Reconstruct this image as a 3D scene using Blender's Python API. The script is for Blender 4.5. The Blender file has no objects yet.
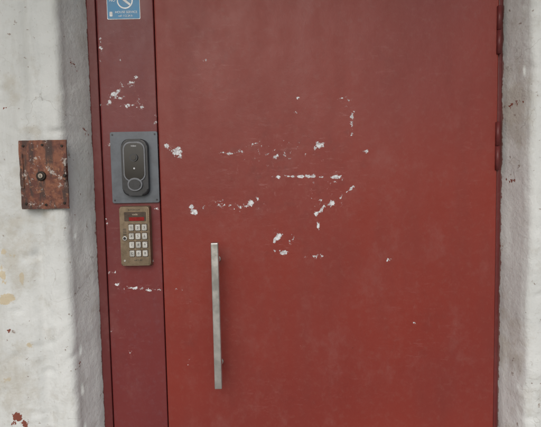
import bpy, bmesh, math, random
import numpy as np
from mathutils import Vector, Matrix, noise, Euler
random.seed(7)
S = bpy.context.scene
S.view_settings.view_transform = 'Standard'
S.view_settings.look = 'None'
S.view_settings.exposure = 0

# ---------------- camera ----------------
F = 430.0
CAM = Vector((0, -1.25, 1.48))
cd = bpy.data.cameras.new("camera"); cam = bpy.data.objects.new("camera", cd)
S.collection.objects.link(cam); S.camera = cam
cd.sensor_width = 36; cd.lens = F/541*36; cd.clip_start = 0.02; cd.clip_end = 3000
RM = Matrix.Rotation(math.radians(90-3.6), 3, 'X') @ Matrix.Rotation(math.radians(-1.1), 3, 'Z')
cam.matrix_world = Matrix.Translation(CAM) @ RM.to_4x4()

def W(u, v, y=0.0):
    """survey measurement (photo px) -> point on the facade plane at depth y (metres)"""
    d = RM @ Vector(((u-270.5)/F, -(v-213.5)/F, -1))
    return CAM + d*((y-CAM.y)/d.y)
def PX(n, y=0.0):
    return n/F*(y-CAM.y)

# ---------------- node helpers ----------------
def newmat(name):
    m = bpy.data.materials.new(name); m.use_nodes = True
    nt = m.node_tree; b = nt.nodes["Principled BSDF"]
    return m, nt, b
def N(nt, t, **k):
    n = nt.nodes.new(t)
    for a, v in k.items(): setattr(n, a, v)
    return n
def coords(nt):
    return nt.nodes.new('ShaderNodeTexCoord').outputs['Object']
def noise_n(nt, vec, scale, detail=4, rough=0.55, stretch=None, loc=None):
    if stretch or loc:
        mp = N(nt, 'ShaderNodeMapping')
        if stretch: mp.inputs['Scale'].default_value = stretch
        if loc: mp.inputs['Location'].default_value = loc
        nt.links.new(vec, mp.inputs[0]); vec = mp.outputs[0]
    n = N(nt, 'ShaderNodeTexNoise'); n.inputs['Scale'].default_value = scale
    n.inputs['Detail'].default_value = detail; n.inputs['Roughness'].default_value = rough
    nt.links.new(vec, n.inputs['Vector']); return n.outputs['Fac']
def math_n(nt, op, a, b=None, clamp=False):
    n = N(nt, 'ShaderNodeMath', operation=op, use_clamp=clamp)
    for i, x in enumerate((a, b)):
        if x is None: continue
        if isinstance(x, (int, float)): n.inputs[i].default_value = x
        else: nt.links.new(x, n.inputs[i])
    return n.outputs[0]
def ramp(nt, x, lo, hi, smooth=True, a=0.0, b=1.0):
    n = N(nt, 'ShaderNodeMapRange'); n.interpolation_type = 'SMOOTHSTEP' if smooth else 'LINEAR'
    nt.links.new(x, n.inputs[0])
    for i, q in zip((1, 2, 3, 4), (lo, hi, a, b)): n.inputs[i].default_value = q
    return n.outputs[0]
def mix(nt, f, a, b):
    n = N(nt, 'ShaderNodeMix', data_type='RGBA')
    for idx, x in ((0, f), (6, a), (7, b)):
        if isinstance(x, (int, float)): n.inputs[idx].default_value = x
        elif isinstance(x, tuple): n.inputs[idx].default_value = (*x, 1) if len(x) == 3 else x
        else: nt.links.new(x, n.inputs[idx])
    return n.outputs[2]
def bump(nt, h, dist, strength=1.0, prev=None):
    n = N(nt, 'ShaderNodeBump'); n.inputs['Strength'].default_value = strength
    n.inputs['Distance'].default_value = dist; nt.links.new(h, n.inputs['Height'])
    if prev is not None: nt.links.new(prev, n.inputs['Normal'])
    return n.outputs[0]
def attr(nt, name):
    return N(nt, 'ShaderNodeAttribute', attribute_name=name).outputs['Fac']
def wear_attr(me, name, regs, y):
    """per-vertex wear density on the real surface: list of (u,v,half_u,half_v,rot_deg,strength)"""
    n = len(me.vertices); co = np.empty(n*3, dtype=np.float32); me.vertices.foreach_get('co', co); co = co.reshape(-1, 3)
    out = np.zeros(n, dtype=np.float32)
    for (u, v, hu, hv, rot, s) in regs:
        p = W(u, v, y); dx = co[:, 0]-p.x; dz = co[:, 2]-p.z
        a = math.radians(rot); X = dx*math.cos(a)+dz*math.sin(a); Z = -dx*math.sin(a)+dz*math.cos(a)
        r = np.sqrt((X/max(PX(hu, y), .0045))**2+(Z/max(PX(hv, y), .0045))**2)
        out = np.maximum(out, s*np.clip(1-r, 0, 1))
    at = me.attributes.new(name, 'FLOAT', 'POINT'); at.data.foreach_set('value', out)
def ragged(nt, env, nz, k=2.2, lo=0.42, hi=0.47):
    d = math_n(nt, 'MULTIPLY', math_n(nt, 'SUBTRACT', nz, 0.5), k)
    gate = ramp(nt, env, 0.0, 0.12)
    return math_n(nt, 'MULTIPLY', ramp(nt, math_n(nt, 'ADD', env, d), lo, hi), gate)

# ---------------- red paint ----------------
# positive rotation = rising to the right
CH = [ # door leaf
 (167,146,4,4,0,.75),(177,152,6,7,-30,1.05),(181,156,4,4,0,.75),(173,152,9,4,-20,.5),(228,154,14,3,0,.55),(240,152,10,3,5,.46),(222,153,4,3,0,.6),(256,144,7,3.5,10,.72),(262,147,4,5,0,.5),(278,155,8,3.5,25,.6),(272,160,6,3,10,.42),
 (319,145,5,6,50,1.05),(315,149,4,3,0,.6),(298,98,5,3,0,.6),(294,112,4,3,0,.4),(341,98,8,3,0,.5),(348,100,6,3,0,.5),(352,122,3,24,-3,.5),(345,112,3,9,0,.4),
 (366,152,5,3,0,.6),(324,160,3,3,0,.4),(194,212,5,5,45,1.1),(192,207,4,4,0,1.0),(204,207,7,3,10,.5),(225,205,22,3,0,.5),(252,203,5,6,55,.88),(258,199,4,4,0,.65),(243,206,7,3,0,.48),
 (298,176.5,26,2.4,0,.78),(335,177,7,3,0,1.1),(277,176.5,6,2.6,0,1.0),(311,177,6,2,0,.8),(322,177,8,2,0,.6),(331,203,7,3.5,20,.95),(322,209,7,3.5,45,.75),(316,214,4,4,0,1.0),
 (340,198,4,3,0,.7),(350,189,8,2.2,45,.62),(318,226,2.6,6,5,.95),(278,237,4,8,-40,1.1),(275,241,3,4,0,.8),(283,252,7,3.5,0,1.0),(275,251,3,3,0,.7),
 (277,230,4,3,0,.5),(289,243,5,4,0,.5),(293,238,3,7,0,.48),(317,256,14,3,0,.52),(306,256,5,2.5,0,.5),(388,260,4,4,0,.55),(415,322,3,3,0,.55),
 (280,152,60,18,0,.15),(330,190,36,24,45,.16),(235,205,50,10,0,.16),(434,95,3,3,0,.45),(232,96,3,3,0,.4),(176,290,10,3,0,.33),(450,330,3,3,0,.4),
 (205,60,3,3,0,.35),(395,40,3,3,0,.35),(190,360,3,4,0,.4),(300,345,3,2,0,.35),(470,205,2,6,0,.35)]
CSC = [(290,170,110,80,0,.9),(230,205,60,14,0,1.),(300,176,50,6,0,.8),(345,120,16,40,0,.8),(280,245,40,20,0,.9),(175,150,16,16,0,.9),(240,153,40,14,0,1.),(330,205,26,26,45,.9),(420,330,60,90,0,.4),(215,60,60,70,0,.5),(190,320,14,90,0,.6),(230,330,16,70,0,.6),(380,60,90,60,0,.3),(470,180,16,130,0,.4),(300,390,120,40,0,.4)]
CS = [ # fixed side panel
 (113,95,5,8,0,.8),(118,92,7,3,20,.6),(110,103,6,4,30,.66),(122,98,9,3,0,.55),(137,99,7,7,20,.4),(130,106,16,3,0,.52),(142,108,3,4,0,.9),(148,101,5,3,0,.45),
 (137,78,4,4,0,.5),(128,84,12,5,0,.36),(97,120,3,22,0,.5),(136,288,24,3.5,0,.48),(118,284,8,3,0,.55),(150,290,10,2.5,0,.6),
 (101,45,3,20,0,.42),(160,148,5,6,0,.6),(99,104,4,6,0,.6),(112,330,3,4,0,.45),(160,290,5,3,0,.5),(157,208,4,4,0,.55),(108,222,4,7,0,.46),(112,272,7,3,0,.52),(152,262,4,4,0,.45),
 (109,143,3,6,0,.5),(130,350,4,3,0,.4),(145,380,3,3,0,.4),(117,310,4,3,0,.42),(120,60,8,3,0,.33),(156,120,3,8,0,.42)]
CSS = [(125,98,34,24,0,1.),(130,288,40,10,0,1.),(98,150,6,90,0,.8),(130,235,36,45,0,.7),(120,40,30,30,0,.6),(130,350,30,60,0,.5)]
def red_paint(name, base, base2, chips=True):
    m, nt, b = newmat(name); v = coords(nt)
    big = noise_n(nt, v, 1.8, 2, .5)
    streak = noise_n(nt, v, 3.0, 4, .62, (2.2, 2.2, .7))
    fine = noise_n(nt, v, 60, 5, .72)
    c = mix(nt, ramp(nt, big, .35, .65), base, base2)
    c = mix(nt, ramp(nt, streak, .46, .76, a=0, b=.25), c, (base[0]*.62, base[1]*.9, base[2]*1.0))
    c = mix(nt, ramp(nt, fine, .48, .78, a=0, b=.40), c, (base[0]*1.15, base[1]*2.6, base[2]*2.8))
    scuff = noise_n(nt, v, 7, 6, .74, (1.1, 1, .8))
    c = mix(nt, ramp(nt, scuff, .50, .76, a=0, b=.24), c, (.29, .14, .125))
    wv = N(nt, 'ShaderNodeTexVoronoi', feature='F1'); wv.inputs['Scale'].default_value = 16
    nt.links.new(v, wv.inputs[0])
    sep = N(nt, 'ShaderNodeSeparateColor'); nt.links.new(wv.outputs['Color'], sep.inputs[0])
    spk = math_n(nt, 'MULTIPLY', ramp(nt, wv.outputs['Distance'], .018, .032, a=1, b=0), ramp(nt, sep.outputs[0], .72, .74))
    c = mix(nt, math_n(nt, 'MULTIPLY', spk, .55), c, (.07, .018, .015))
    rgh = math_n(nt, 'ADD', ramp(nt, streak, .3, .7, a=.40, b=.52), ramp(nt, scuff, .4, .7, a=-.05, b=.08))
    n2 = bump(nt, noise_n(nt, v, 18, 3, .5), .0024, .5)
    n3 = bump(nt, noise_n(nt, v, 420, 1, .5), .00028, .6, n2)
    last = n3
    if chips:
        nz = noise_n(nt, v, 85, 5, .72)
        env = attr(nt, "wear"); sc = attr(nt, "scuff")
        l1 = noise_n(nt, v, 40, 5, .78, (.5, 1, 2.2)); l2 = noise_n(nt, v, 34, 5, .8, (2.0, 1, .7), (3, 1, 2))
        lines = math_n(nt, 'MAXIMUM', ramp(nt, l1, .57, .67), ramp(nt, l2, .60, .70))
        c = mix(nt, math_n(nt, 'MULTIPLY', math_n(nt, 'MULTIPLY', lines, sc), .42), c, (.38, .19, .18))
        dk = ramp(nt, noise_n(nt, v, 16, 5, .7, None, (7, 2, 5)), .50, .64)
        c = mix(nt, math_n(nt, 'MULTIPLY', math_n(nt, 'MULTIPLY', dk, sc), .36), c, (.11, .022, .02))
        mk = ragged(nt, env, nz, 2.3, .42, .45)
        halo = ragged(nt, env, nz, 2.3, .27, .42)
        c = mix(nt, math_n(nt, 'MULTIPLY', halo, .34), c, (.34, .15, .14))
        cc = mix(nt, ramp(nt, noise_n(nt, v, 150, 3, .6), .38, .58), (.45, .43, .45), (.72, .75, .78))
        c = mix(nt, mk, c, cc)
        last = bump(nt, math_n(nt, 'SUBTRACT', 1.0, mk), .0005, .8, n3)
        rgh = math_n(nt, 'ADD', rgh, math_n(nt, 'MULTIPLY', mk, .3))
    nt.links.new(c, b.inputs['Base Color']); nt.links.new(rgh, b.inputs['Roughness'])
    nt.links.new(last, b.inputs['Normal']); b.inputs['Specular IOR Level'].default_value = .42
    return m
M_LEAF = red_paint("red_door_paint", (.200, .028, .021), (.228, .030, .020))
M_SIDE = red_paint("red_panel_paint_shaded", (.145, .025, .027), (.168, .027, .027))  # left reveal's shade is put into this darker, purpler red
M_FRAME = red_paint("red_frame_paint", (.14, .025, .025), (.125, .022, .022), False)

# ---------------- plaster ----------------
def plaster():
    m, nt, b = newmat("white_plaster"); v = coords(nt)
    big = noise_n(nt, v, 2.2, 4, .6); mid = noise_n(nt, v, 14, 5, .7); fine = noise_n(nt, v, 90, 4, .7)
    st = noise_n(nt, v, 5, 5, .7, (3, 3, .5))
    c = mix(nt, ramp(nt, big, .35, .65), (.67, .695, .69), (.58, .605, .60))
    c = mix(nt, ramp(nt, st, .46, .70, a=0, b=.5), c, (.45, .46, .44))
    c = mix(nt, ramp(nt, mid, .52, .70, a=0, b=.45), c, (.44, .43, .39))
    c = mix(nt, ramp(nt, fine, .60, .72, a=0, b=.4), c, (.36, .34, .31))
    nz = noise_n(nt, v, 70, 5, .7)
    yel = ragged(nt, attr(nt, "glue"), nz, 1.6, .3, .42)
    c = mix(nt, math_n(nt, 'MULTIPLY', yel, .7), c, (.55, .44, .25))
    grm = ragged(nt, attr(nt, "grime"), noise_n(nt, v, 18, 5, .7), 1.8, .2, .8)
    c = mix(nt, math_n(nt, 'MULTIPLY', grm, .55), c, (.43, .405, .34))
    brn = ragged(nt, attr(nt, "wear"), nz, 2.0, .42, .47)
    c = mix(nt, brn, c, (.20, .055, .035))
    spk = ramp(nt, noise_n(nt, v, 45, 3, .6), .68, .715)
    c = mix(nt, math_n(nt, 'MULTIPLY', spk, .7), c, (.22, .16, .13))
    wv = N(nt, 'ShaderNodeTexVoronoi', feature='DISTANCE_TO_EDGE'); wv.inputs['Scale'].default_value = 5
    wob = N(nt, 'ShaderNodeTexNoise'); wob.inputs['Scale'].default_value = 9; wob.inputs['Detail'].default_value = 4
    nt.links.new(v, wob.inputs['Vector'])
    vm = N(nt, 'ShaderNodeVectorMath', operation='MULTIPLY_ADD'); nt.links.new(wob.outputs['Color'], vm.inputs[0])
    vm.inputs[1].default_value = (.25, .25, .25); nt.links.new(v, vm.inputs[2]); nt.links.new(vm.outputs[0], wv.inputs[0])
    crack = math_n(nt, 'MULTIPLY', ramp(nt, wv.outputs['Distance'], .002, .007, a=1, b=0), ramp(nt, noise_n(nt, v, 4, 2), .52, .60))
    c = mix(nt, math_n(nt, 'MULTIPLY', crack, .38), c, (.25, .23, .2))
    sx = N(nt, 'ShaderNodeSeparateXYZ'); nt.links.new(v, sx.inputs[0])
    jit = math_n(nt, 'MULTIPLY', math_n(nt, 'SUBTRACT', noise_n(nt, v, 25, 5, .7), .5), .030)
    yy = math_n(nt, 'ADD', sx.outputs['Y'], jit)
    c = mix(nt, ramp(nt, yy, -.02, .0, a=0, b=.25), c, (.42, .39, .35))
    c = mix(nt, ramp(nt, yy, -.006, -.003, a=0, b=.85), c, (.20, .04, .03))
    nt.links.new(c, b.inputs['Base Color']); b.inputs['Roughness'].default_value = .75
    n1 = bump(nt, noise_n(nt, v, 16, 4, .6), .006, .7)
    n2 = bump(nt, fine, .0018, .8, n1)
    nt.links.new(n2, b.inputs['Normal'])
    return m
M_PL = plaster()

def simple(name, col, rough=.5, metal=0, nscale=40, var=.25, bmp=.0003, spec=.5):
    m, nt, b = newmat(name); v = coords(nt)
    n = noise_n(nt, v, nscale, 6, .65)
    c = mix(nt, ramp(nt, n, .3, .7), tuple(x*(1-var) for x in col), tuple(min(1, x*(1+var)) for x in col))
    nt.links.new(c, b.inputs['Base Color'])
    nt.links.new(ramp(nt, n, .3, .7, a=max(.03, rough*.8), b=min(1, rough*1.2)), b.inputs['Roughness'])
    b.inputs['Metallic'].default_value = metal; b.inputs['Specular IOR Level'].default_value = spec
    nt.links.new(bump(nt, noise_n(nt, v, nscale*4, 4), bmp, .6), b.inputs['Normal'])
    return m

# ---------------- mesh helpers ----------------
def link(name, me, mat=None, parent=None, smooth=False):
    o = bpy.data.objects.new(name, me); S.collection.objects.link(o)
    if mat: me.materials.append(mat)
    if parent: o.parent = parent
    if smooth:
        for p in me.polygons: p.use_smooth = True
    return o
def empty(name, loc=(0,0,0)):
    o = bpy.data.objects.new(name, None); S.collection.objects.link(o); return o
def box(name, x0, x1, y0, y1, z0, z1, mat, parent=None, bev=0, seg=2):
    bm = bmesh.new(); bmesh.ops.create_cube(bm, size=1)
    for q in bm.verts:
        q.co = Vector((x0 if q.co.x < 0 else x1, y0 if q.co.y < 0 else y1, z0 if q.co.z < 0 else z1))
    if bev: bmesh.ops.bevel(bm, geom=bm.edges[:], offset=bev, segments=seg, profile=.5, affect='EDGES')
    me = bpy.data.meshes.new(name); bm.to_mesh(me); bm.free()
    return link(name, me, mat, parent)
def panel(name, x0, x1, y0, y1, z0, z1, mat, parent, wear, scuff, bev=.002):
    """sheet-metal panel whose front carries a fine grid for the wear attributes; slight real unevenness"""
    xs_ = [x0, x0+bev*.3] + list(np.arange(x0+bev, x1-bev, .004)) + [x1-bev, x1-bev*.3, x1]
    zs_ = [z0, z0+bev] + list(np.arange(z0+.02, 1.0, .02)) + list(np.arange(1.0, 1.95, .004)) + list(np.arange(1.95, z1-.02, .02)) + [z1-bev, z1]
    nx, nz = len(xs_), len(zs_); V = []; Fc = []
    for z in zs_:
        for x in xs_:
            e = min(x-x0, x1-x, z-z0, z1-z)
            y = y0 + (bev*(1-min(1, e/bev))**2)
            y += (noise.noise(Vector((x*2.2, 1, z*1.7)))*.0022+noise.noise(Vector((x*7, 4, z*6)))*.0007)*min(1, e/.03)
            V.append((x, y, z))
    for j in range(nz-1):
        for i in range(nx-1):
            a = j*nx+i; Fc.append((a, a+1, a+nx+1, a+nx))
    ring = [j for j in range(nx)] + [(j+1)*nx-1 for j in range(1, nz)] + [(nz-1)*nx+i for i in range(nx-2, -1, -1)] + [j*nx for j in range(nz-2, 0, -1)]
    b0 = len(V)
    for r in ring: V.append((V[r][0], y1, V[r][2]))
    n = len(ring)
    for i in range(n): Fc.append((ring[(i+1) % n], ring[i], b0+i, b0+(i+1) % n))
    Fc.append(tuple(range(b0+n-1, b0-1, -1)))
    me = bpy.data.meshes.new(name); me.from_pydata(V, [], Fc); me.update()
    wear_attr(me, "wear", wear, 0); wear_attr(me, "scuff", scuff, 0)
    o = link(name, me, mat, parent)
    k = (nx-1)*(nz-1)
    for p in me.polygons: p.use_smooth = p.index < k
    return o
def prism(name, pts, yb, yf, mat, parent=None, bev=0, seg=3, taper=1.0):
    bm = bmesh.new(); n = len(pts)
    cx = sum(p[0] for p in pts)/n; cz = sum(p[1] for p in pts)/n
    back = [bm.verts.new((p[0], yb, p[1])) for p in pts]
    front = [bm.verts.new((cx+(p[0]-cx)*taper, yf, cz+(p[1]-cz)*taper)) for p in pts]
    f = bm.faces.new(front); bm.faces.new(back[::-1])
    for i in range(n): bm.faces.new((back[i], back[(i+1) % n], front[(i+1) % n], front[i]))
    if bev: bmesh.ops.bevel(bm, geom=[e for e in f.edges], offset=bev, segments=seg, profile=.5, affect='EDGES')
    bmesh.ops.recalc_face_normals(bm, faces=bm.faces[:])
    me = bpy.data.meshes.new(name); bm.to_mesh(me); bm.free()
    return link(name, me, mat, parent)
def rr(cx, cz, w, h, r, k=8):
    pts = []
    r = min(r, w/2-1e-5, h/2-1e-5)
    for sx, sz, a0 in ((1, 1, 0), (-1, 1, 90), (-1, -1, 180), (1, -1, 270)):
        for i in range(k+1):
            a = math.radians(a0+90*i/k)
            pts.append((cx+sx*(w/2-r)+r*math.cos(a), cz+sz*(h/2-r)+r*math.sin(a)))
    return pts
def ell(cx, cz, rx, rz, k=40):
    return [(cx+rx*math.cos(2*math.pi*i/k), cz+rz*math.sin(2*math.pi*i/k)) for i in range(k)]
def cyl_z(name, x, y, z0, z1, r, mat, parent, k=24):
    bm = bmesh.new()
    bmesh.ops.create_cone(bm, cap_ends=True, segments=k, radius1=r, radius2=r, depth=z1-z0,
        matrix=Matrix.Translation((x, y, (z0+z1)/2)))
    bmesh.ops.bevel(bm, geom=[e for e in bm.edges if abs(e.verts[0].co.z-e.verts[1].co.z) < 1e-6], offset=r*.12, segments=2, affect='EDGES')
    me = bpy.data.meshes.new(name); bm.to_mesh(me); bm.free()
    o = link(name, me, mat, parent)
    for p in me.polygons: p.use_smooth = len(p.vertices) == 4
    return o
def text(name, body, x, z, y, size, mat, parent, align='CENTER'):
    c = bpy.data.curves.new(name, 'FONT'); c.body = body; c.size = size
    c.align_x = align; c.align_y = 'CENTER'; c.extrude = .00015
    o = bpy.data.objects.new(name, c); S.collection.objects.link(o)
    o.location = (x, y, z); o.rotation_euler = (math.pi/2, 0, 0)
    c.materials.append(mat); o.parent = parent; return o

# ---------------- plaster wall with reveals ----------------
XL = W(97, 213).x; XR = W(499.5, 213).x; ZT = 2.25
def U(u, y): return W(u, 213, y).x
left = [(-6, -.094), (U(24,-.094), -.094), (U(29,-.093), -.093), (U(33,-.089), -.089), (U(37,-.086), -.086), (U(40,-.087), -.087), (U(44,-.093), -.093), (U(48,-.101), -.101), (U(52,-.104), -.104),
        (U(61,-.104), -.104), (U(65,-.102), -.102), (U(69,-.094), -.094), (U(73,-.080), -.080), (U(84,-.045), -.045), (U(91,-.022), -.022), (XL-.001, .002), (XL-.001, .12)]
right = [(XR+.001, .12), (XR+.001, .002), (U(505,-.022), -.022), (U(522,-.080), -.080), (U(528,-.096), -.096), (U(533,-.102), -.102), (U(541,-.104), -.104), (U(560,-.101), -.101), (6, -.098)]
def sample(poly, step):
    out = []
    for (a, b) in zip(poly, poly[1:]):
        L = math.hypot(b[0]-a[0], b[1]-a[1])
        n = max(1, int(L/step)) if L < 1 else 110
        for i in range(n):
            t = i/n
            if L > 1: t = 1-(1-t)**3 if a[0] < -3 else t**3
            out.append((a[0]+(b[0]-a[0])*t, a[1]+(b[1]-a[1])*t))
    out.append(poly[-1]); return out
def zlist():
    z = [0]
    while z[-1] < ZT: z.append(z[-1]+(.006 if .75 < z[-1] < 2.1 else .04))
    z[-1] = ZT; return z
def wall_strip(bm, poly):
    P = sample(poly, .005); Z = zlist(); rows = []
    for z in Z:
        r = []
        for (x, y) in P:
            k = min(1, max(0, (-y-.001)/.035))
            q = Vector((x, y, z))
            a = noise.noise(q*3.1)*.004 + noise.noise(q*9+Vector((5,1,2)))*.003 + noise.noise(q*32)*.0018 + noise.noise(q*70)*.0007
            e = noise.noise(Vector((x*2+9, 3, z*4)))*.005 + noise.noise(Vector((x*8, 7, z*17)))*.0032
            ch = noise.noise(Vector((x*18, y*18, z*26)))
            d = .005*max(0, ch-.36)/.3 if -.106 < y < -.075 and abs(x) < .8 else 0
            r.append(bm.verts.new((x+e*k, y+(a+d)*k, z)))
        rows.append(r)
    for r0, r1 in zip(rows, rows[1:]):
        for i in range(len(P)-1):
            bm.faces.new((r0[i], r0[i+1], r1[i+1], r1[i]))
bm = bmesh.new(); wall_strip(bm, left); wall_strip(bm, right)
def addbox(bm, x0, x1, y0, y1, z0, z1):
    r = bmesh.ops.create_cube(bm, size=1)
    for q in r['verts']:
        q.co = Vector((x0 if q.co.x < 0 else x1, y0 if q.co.y < 0 else y1, z0 if q.co.z < 0 else z1))
addbox(bm, -6, 6, -.102, .3, ZT, 7)
addbox(bm, -6, XL-.03, .121, .3, 0, ZT-.001); addbox(bm, XR+.03, 6, .121, .3, 0, ZT-.001)
me = bpy.data.meshes.new("plaster_wall"); bm.to_mesh(me); bm.free()
wear_attr(me, "glue", [(8,298,12,6,-10,1.05),(3,302,8,6,0,.9),(2,275,8,12,0,.7),(22,278,4,10,0,.9),(12,255,12,4,0,.5),(4,252,6,7,0,.8),(30,345,6,4,0,.5),(6,380,10,5,0,.45),(10,72,14,10,0,.3)], -.095)
wear_attr(me, "grime", [(15,250,40,90,0,.7),(10,380,45,70,0,.8),(45,215,25,18,0,.8),(80,60,14,70,0,.4),(12,90,20,30,0,.6),(90,330,20,110,0,.4),(525,110,16,80,0,.8),(520,350,16,90,0,.6),(30,130,18,12,0,.8)], -.095)
wear_attr(me, "wear", [(17,417,8,9,-25,1.1),(25,424,6,6,0,.9),(13,424,6,5,0,.7),(6,108,6,3,0,.5),(75,130,4,12,0,.5),(30,132,10,3,0,.45),
        (71,215,3,7,0,.42),(9,330,6,4,0,.38),(525,100,5,10,0,.4),(518,250,4,14,0,.4),(8,222,6,4,0,.42),(69,300,3,12,0,.42),(67,60,3,12,0,.42),
        (516,60,4,10,0,.42),(522,180,5,8,0,.4),(76,365,4,9,0,.42),(60,180,14,40,0,.25)], -.095)
wall = link("plaster_wall", me, M_PL, None, True)

# ---------------- door ----------------
door = empty("metal_entrance_door")
xs = W(161, 213).x; xf = XL + PX(8)
box("frame_left", XL-.002, xf-.0012, -.006, .04, 0, ZT-.03, M_FRAME, door, .002)
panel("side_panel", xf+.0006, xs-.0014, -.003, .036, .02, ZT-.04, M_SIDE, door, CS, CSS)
panel("leaf", xs+.0014, XR-.0115, -.004, .036, .01, ZT-.04, M_LEAF, door, CH, CSC)
box("frame_right", XR-.0095, XR+.002, .001, .04, 0, ZT-.03, M_FRAME, door, .002)
box("frame_top", XL, XR, -.004, .04, ZT-.029, ZT, M_FRAME, door, .002)
box("core", XL, XR, .042, .075, 0, ZT-.001, simple("dark_gap", (.02, .012, .011), .9), door)
M_H = M_FRAME
for (u, v0, v1) in ((499, 6, 54), (497, 122, 170)):
    a = W(u, v0, -.006); b_ = W(u, v1, -.006); zm = (a.z+b_.z)/2
    x = XR-.0118
    cyl_z("hinge_barrel", x, -.006, zm+.0004, a.z, .0060, M_H, door)
    cyl_z("hinge_barrel", x, -.006, b_.z, zm-.0004, .0060, M_H, door)
cyl_z("hinge_barrel", XR-.0118, -.006, .25, .39, .0060, M_H, door)

# ---------------- pull handle ----------------
M_ST = simple("brushed_steel", (.58, .57, .55), .36, .9, 30, .12, .0001)
h = empty("door_pull_handle")
yh = -.07
t = W(215, 243, yh); bt = W(217.5, 389.5, yh); hx = (t.x+bt.x)/2; hw = PX(7.6, yh)/2
hb = box("bar", hx-hw, hx+hw, yh, yh+.022, bt.z, t.z, M_ST, h, .0028, 3)
for z in (t.z-.055, bt.z+.055):
    bm = bmesh.new()
    bmesh.ops.create_cone(bm, cap_ends=True, segments=24, radius1=.007, radius2=.007, depth=.048,
        matrix=Matrix.Translation((hx, -.026, z)) @ Matrix.Rotation(math.pi/2, 4, 'X'))
    bmesh.ops.create_cone(bm, cap_ends=True, segments=24, radius1=.0095, radius2=.0095, depth=.004,
        matrix=Matrix.Translation((hx, -.006, z)) @ Matrix.Rotation(math.pi/2, 4, 'X'))
    me = bpy.data.meshes.new("standoff"); bm.to_mesh(me); bm.free(); link("standoff", me, M_ST, h)

# ---------------- video doorbell ----------------
vd = empty("video_doorbell")
M_PLATE = simple("grey_plate", (.12, .135, .155), .5, .3, 25, .22)
M_DARK = simple("dark_plastic", (.028, .030, .034), .38, 0, 60, .2)
M_GLOSS = simple("black_gloss", (.008, .009, .011), .12, 0, 60, .2, .00002)
M_GREY = simple("grey_plastic", (.16, .17, .19), .4, 0, 60, .15)
M_LGREY = simple("light_grey_plastic", (.45, .47, .5), .35, .3, 60, .15)
c = W(135, 167.5, -.006); pw, ph = PX(46.5), PX(70)
prism("mount_plate", rr(c.x, c.z, pw, ph, .004), -.0015, -.0085, M_PLATE, vd, .0012)
c2 = W(135.3, 167.5, -.02); w2, h2 = PX(26, -.02), PX(56, -.02)
prism("body", rr(c2.x, c2.z, w2, h2, .020), -.0085, -.026, M_DARK, vd, .005, 4)
prism("visor_rim", rr(c2.x, c2.z+h2*.10, w2*.83, h2*.70, .020), -.026, -.029, M_GREY, vd, .0015)
prism("glass_face", rr(c2.x, c2.z+h2*.10, w2*.74, h2*.65, .018), -.029, -.0302, M_GLOSS, vd, .0008)
prism("lens_ring", ell(c2.x, c2.z+h2*.17, .0115, .0115), -.0302, -.034, M_DARK, vd, .0015)
prism("lens", ell(c2.x, c2.z+h2*.17, .0072, .0072), -.034, -.0355, M_GLOSS, vd, .0012)
prism("sensor", ell(c2.x, c2.z-h2*.02, .0026, .0026, 20), -.0302, -.0312, M_LGREY, vd, .0005)
prism("button_ring", ell(c2.x, c2.z-h2*.30, .0215, .0185), -.026, -.0305, M_GREY, vd, .0018)
prism("button", ell(c2.x, c2.z-h2*.30, .0170, .0142), -.0305, -.0325, M_DARK, vd, .0015)
text("label", "video", c2.x, c2.z+h2*.375, -.0304, .007, M_LGREY, vd)
for sx in (-1, 1):
    for sz in (-1, 1):
        prism("screw", ell(c.x+sx*(pw/2-.007), c.z+sz*(ph/2-.008), .0026, .0026, 16), -.0085, -.0093, M_DARK, vd, .0003)

# ---------------- keypad ----------------
kp = empty("intercom_keypad")
M_BR = simple("brass_enamel", (.21, .16, .108), .38, .5, 50, .18, .0004)
M_BR2 = simple("dark_bronze", (.07, .048, .034), .5, .3, 90, .3, .0004)
M_KEY = simple("steel_keys", (.55, .55, .53), .35, .5, 60, .18)
M_RED = simple("red_display", (.22, .014, .014), .15, 0, 60, .2, .00002)
M_INK = simple("black_ink", (.02, .02, .02), .6)
M_LBL = simple("pale_print", (.5, .42, .32), .6)
c = W(135.8, 236, -.015); w, hh = PX(30.5, -.015), PX(61, -.015)
prism("housing", rr(c.x, c.z, w, hh, .005), -.0015, -.022, M_BR, kp, .0035, 3, .97)
prism("faceplate", rr(c.x, c.z, w*.88, hh*.92, .003), -.022, -.0232, M_BR, kp, .0006)
prism("display_bezel", rr(c.x+w*.03, c.z+hh*.325, w*.70, hh*.15, .002), -.0232, -.0245, M_BR2, kp, .0005)
prism("display", rr(c.x+w*.08, c.z+hh*.285, w*.50, hh*.060, .001), -.0245, -.0250, M_RED, kp, .0002)
text("display_text", "code", c.x+w*.03, c.z+hh*.36, -.0246, .008, M_LBL, kp)
text("label", "INTERCOM", c.x, c.z+hh*.43, -.0233, .007, M_INK, kp)
keys = ["1","2","3","4","5","6","7","8","9","C","0","B"]
for i, kx in enumerate(keys):
    q, r = i % 3, i//3
    x = c.x+w*.11+(q-1)*w*.215; z = c.z+hh*.145-r*hh*.142
    prism("key_well", rr(x, z, w*.19, hh*.118, .002), -.0232, -.0236, M_BR2, kp)
    prism("key_"+kx, rr(x, z, w*.155, hh*.098, .002), -.0236, -.0262, M_KEY, kp, .0007)
    text("key_label_"+kx, kx, x, z, -.0263, .0095, M_INK, kp)
prism("key_reader", ell(c.x-w*.33, c.z-hh*.03, w*.075, w*.075, 24), -.0232, -.0255, M_KEY, kp, .0008)
prism("key_reader_core", ell(c.x-w*.33, c.z-hh*.03, w*.045, w*.045, 24), -.0255, -.0259, M_INK, kp, .0001)
for i in range(5):
    prism("speaker_slot", rr(c.x-w*.33, c.z+hh*.12 - i*.005, w*.12, .0018, .0008), -.0232, -.0235, M_INK, kp)
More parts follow.
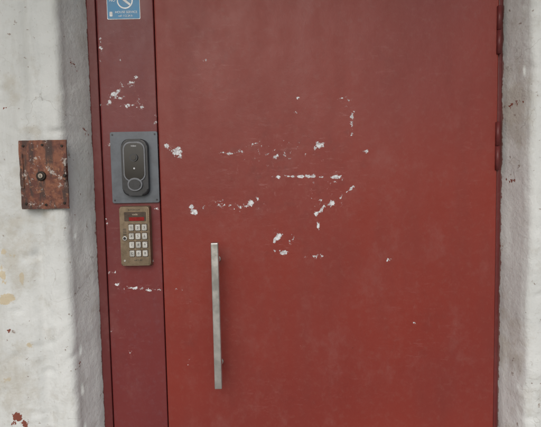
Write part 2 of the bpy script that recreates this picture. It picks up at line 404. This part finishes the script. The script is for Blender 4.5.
text("bottom_label", "call 1-80", c.x+w*.08, c.z-hh*.395, -.0233, .007, M_INK, kp)
prism("screw", ell(c.x-w*.36, c.z-hh*.40, .003, .003, 16), -.0232, -.024, M_KEY, kp, .0004)

# ---------------- sticker ----------------
sk = empty("blue_sticker")
M_BL = simple("blue_vinyl", (.018, .20, .40), .35, 0, 30, .12)
M_WH = simple("white_print", (.78, .80, .80), .5)
a = W(108, 20); b_ = W(141, 20); ca = (a.x+b_.x)/2; zb = (a.z+b_.z)/2; zt = zb+PX(46); sw = b_.x-a.x
Y0 = -.0042
prism("white_border", rr(ca, (zb+zt)/2, sw, zt-zb, .003), -.0010, Y0-.001, M_WH, sk)
prism("blue_field", rr(ca, (zb+zt)/2, sw-.003, zt-zb-.003, .003), Y0-.001, Y0-.0013, M_BL, sk)
YS = Y0-.0015
def ringobj(name, cx, cz, r0, r1, a0, a1, mat):
    bm = bmesh.new(); n = 32; prev = None
    for i in range(n+1):
        t_ = math.radians(a0+(a1-a0)*i/n)
        p = bm.verts.new((cx+r0*math.cos(t_), YS, cz+r0*math.sin(t_))); q = bm.verts.new((cx+r1*math.cos(t_), YS, cz+r1*math.sin(t_)))
        if prev: bm.faces.new((prev[0], prev[1], q, p))
        prev = (p, q)
    me = bpy.data.meshes.new(name); bm.to_mesh(me); bm.free(); return link(name, me, mat, sk)
ec = (ca+sw*.05, zb+PX(17.5))
ringobj("emblem_ring", *ec, .019, .0225, 0, 360, M_WH)
prism("emblem_bar", [(ec[0]-.016, ec[1]+.009), (ec[0]-.013, ec[1]+.014), (ec[0]+.016, ec[1]-.009), (ec[0]+.013, ec[1]-.014)], YS+.0001, YS-.0002, M_WH, sk)
prism("emblem_figure", ell(ec[0]+.001, ec[1]+.005, .009, .004, 18), YS+.0001, YS-.0003, M_WH, sk)
text("sticker_title", "NO", ca-sw*.33, zb+PX(18), YS, .011, M_WH, sk)
text("sticker_line", "HOUSE SERVICE", ca+sw*.08, zb+PX(6.6), YS, .0088, M_WH, sk)
text("sticker_line", "call 112 24 h", ca+sw*.05, zb+PX(3.2), YS, .0078, M_WH, sk)
prism("logo", rr(ca-sw*.38, zb+PX(5), .008, .013, .002), YS+.0001, YS-.0002, M_WH, sk)

# ---------------- rusty lock plate on the wall ----------------
m, nt, b = newmat("rusty_paint"); v = coords(nt)
n1 = noise_n(nt, v, 28, 6, .75); n2 = noise_n(nt, v, 75, 5, .7); n3 = noise_n(nt, v, 20, 5, .6, (2, 2, .5))
cc = mix(nt, ramp(nt, n1, .42, .58), (.10, .028, .018), (.21, .075, .038))
cc = mix(nt, ramp(nt, n3, .50, .60, a=0, b=.85), cc, (.040, .022, .018))
cc = mix(nt, ramp(nt, n2, .58, .66, a=0, b=.6), cc, (.32, .15, .075))
cc = mix(nt, ramp(nt, noise_n(nt, v, 38, 6, .8), .58, .62, a=0, b=.75), cc, (.46, .43, .40))
nt.links.new(cc, b.inputs['Base Color']); b.inputs['Roughness'].default_value = .6
nt.links.new(bump(nt, n2, .0012, .8, bump(nt, n1, .002, .7)), b.inputs['Normal'])
M_RU = m
rb = empty("rusty_lock_plate")
yb = -.114
q0 = W(20, 140.5, yb); q1 = W(67, 208.5, yb); x0, x1 = W(20, 175, yb).x, W(67.5, 175, yb).x
cx, cz = (x0+x1)/2, (q0.z+q1.z)/2; bw, bh = x1-x0, q0.z-q1.z
o_ = [(cx+bw/2, cz-bh/2), (cx+bw/2, cz+bh/2), (cx-bw/2, cz+bh/2), (cx-bw/2, cz-bh/2)]
out = []
for i in range(4):
    p, q = o_[i], o_[(i+1) % 4]; L = math.hypot(p[0]-q[0], p[1]-q[1]); n = max(1, int(L/.006))
    for j in range(n):
        x = p[0]+(q[0]-p[0])*j/n; z = p[1]+(q[1]-p[1])*j/n
        out.append((x+noise.noise(Vector((x*60, 0, z*60)))*.0014, z+noise.noise(Vector((x*60, 9, z*60)))*.0014))
box("back_box", cx-bw*.46, cx+bw*.34, yb+.0036, -.075, cz-bh*.46, cz+bh*.46, M_RU, rb)
prism("plate", out, yb+.0035, yb, M_RU, rb, .0006, 2)
M_DK = simple("dark_iron", (.03, .024, .02), .5, .6, 60, .4, .0006)
k = W(41.5, 176, yb)
prism("lock_rose", ell(k.x, k.z, .0125, .0125, 28), yb, yb-.0045, M_DK, rb, .002)
prism("lock_cylinder", ell(k.x, k.z, .0065, .0065, 24), yb-.0045, yb-.007, simple("worn_metal", (.3, .26, .22), .4, .8), rb, .001)
prism("keyhole", rr(k.x, k.z, .0015, .008, .0006), yb-.007, yb-.0073, M_INK, rb)
for sx, sz in ((-.40, .42), (.41, .41), (-.40, -.42), (.41, -.42), (0, .43), (.02, -.44)):
    prism("rivet", ell(cx+sx*bw, cz+sz*bh, .0034, .0034, 16), yb, yb-.0022, M_DK, rb, .001)
prism("hinge_tab", rr(x0+.006, cz+.01, .008, bh*.5, .001), yb, yb-.0018, M_RU, rb, .0006)
prism("latch", rr(x1-.006, cz+bh*.06, .011, bh*.30, .002), yb, yb-.006, M_RU, rb, .0015)
prism("latch_pin", ell(x1-.004, cz-bh*.02, .004, .004, 16), yb-.006, yb-.010, M_DK, rb, .001)

# ---------------- ground, step, added shade canopy ----------------
def ground_mat(name, c1, c2, sc):
    m, nt, b = newmat(name); v = coords(nt)
    n = noise_n(nt, v, sc, 5, .7)
    cc = mix(nt, ramp(nt, n, .35, .65), c1, c2)
    nt.links.new(cc, b.inputs['Base Color']); b.inputs['Roughness'].default_value = .9
    nt.links.new(bump(nt, noise_n(nt, v, sc*8, 4, .7), .01, .6), b.inputs['Normal']); return m
bm = bmesh.new(); bmesh.ops.create_grid(bm, x_segments=8, y_segments=8, size=1500, matrix=Matrix.Translation((0, 0, -.15)))
me = bpy.data.meshes.new("ground"); bm.to_mesh(me); bm.free()
link("ground", me, ground_mat("grass_soil", (.06, .075, .03), (.10, .11, .05), 3))
box("pavement", -6, 6, -5.5, -.12, -.14, -.1, ground_mat("worn_concrete_pavement", (.30, .29, .27), (.40, .39, .36), 4), None, .01)
box("porch_step", -1.2, 1.4, -1.9, .04, -.099, -.001, ground_mat("porch_concrete", (.34, .33, .31), (.42, .40, .37), 6), None, .015)
cn = empty("added_shade_canopy")  # out-of-view canopy, added to darken the upper door
M_CN = ground_mat("shade_canopy_concrete", (.40, .40, .38), (.50, .49, .47), 3)
box("slab", -1.5, 1.7, -1.0, -.103, 2.75, 2.87, M_CN, cn, .01)
box("drip_edge", -1.5, 1.7, -1.03, -1.001, 2.73, 2.90, M_CN, cn, .004)

# ---------------- light ----------------
w = bpy.data.worlds.new("World"); S.world = w; w.use_nodes = True; nt = w.node_tree
bg = nt.nodes["Background"]; sky = nt.nodes.new('ShaderNodeTexSky'); sky.sky_type = 'NISHITA'; sky.sun_disc = False
EL, AZ = 38, 10   # hazy sun in front of the facade
sky.sun_elevation = math.radians(EL); sky.sun_rotation = math.radians(180+AZ)
sky.air_density = 1.0; sky.dust_density = 4; sky.ozone_density = 1
hs = nt.nodes.new('ShaderNodeHueSaturation'); hs.inputs['Saturation'].default_value = .6
nt.links.new(sky.outputs[0], hs.inputs['Color']); nt.links.new(hs.outputs[0], bg.inputs['Color'])
bg.inputs['Strength'].default_value = .13
sd = bpy.data.lights.new("sun", 'SUN'); so = bpy.data.objects.new("sun", sd); S.collection.objects.link(so)
sd.energy = .5; sd.angle = math.radians(70); sd.color = (1, .98, .95)
el, az = math.radians(EL), math.radians(AZ)
d = Vector((-math.sin(az)*math.cos(el), -math.cos(az)*math.cos(el), math.sin(el)))
so.rotation_euler = d.to_track_quat('Z', 'Y').to_euler(); so.location = d*20
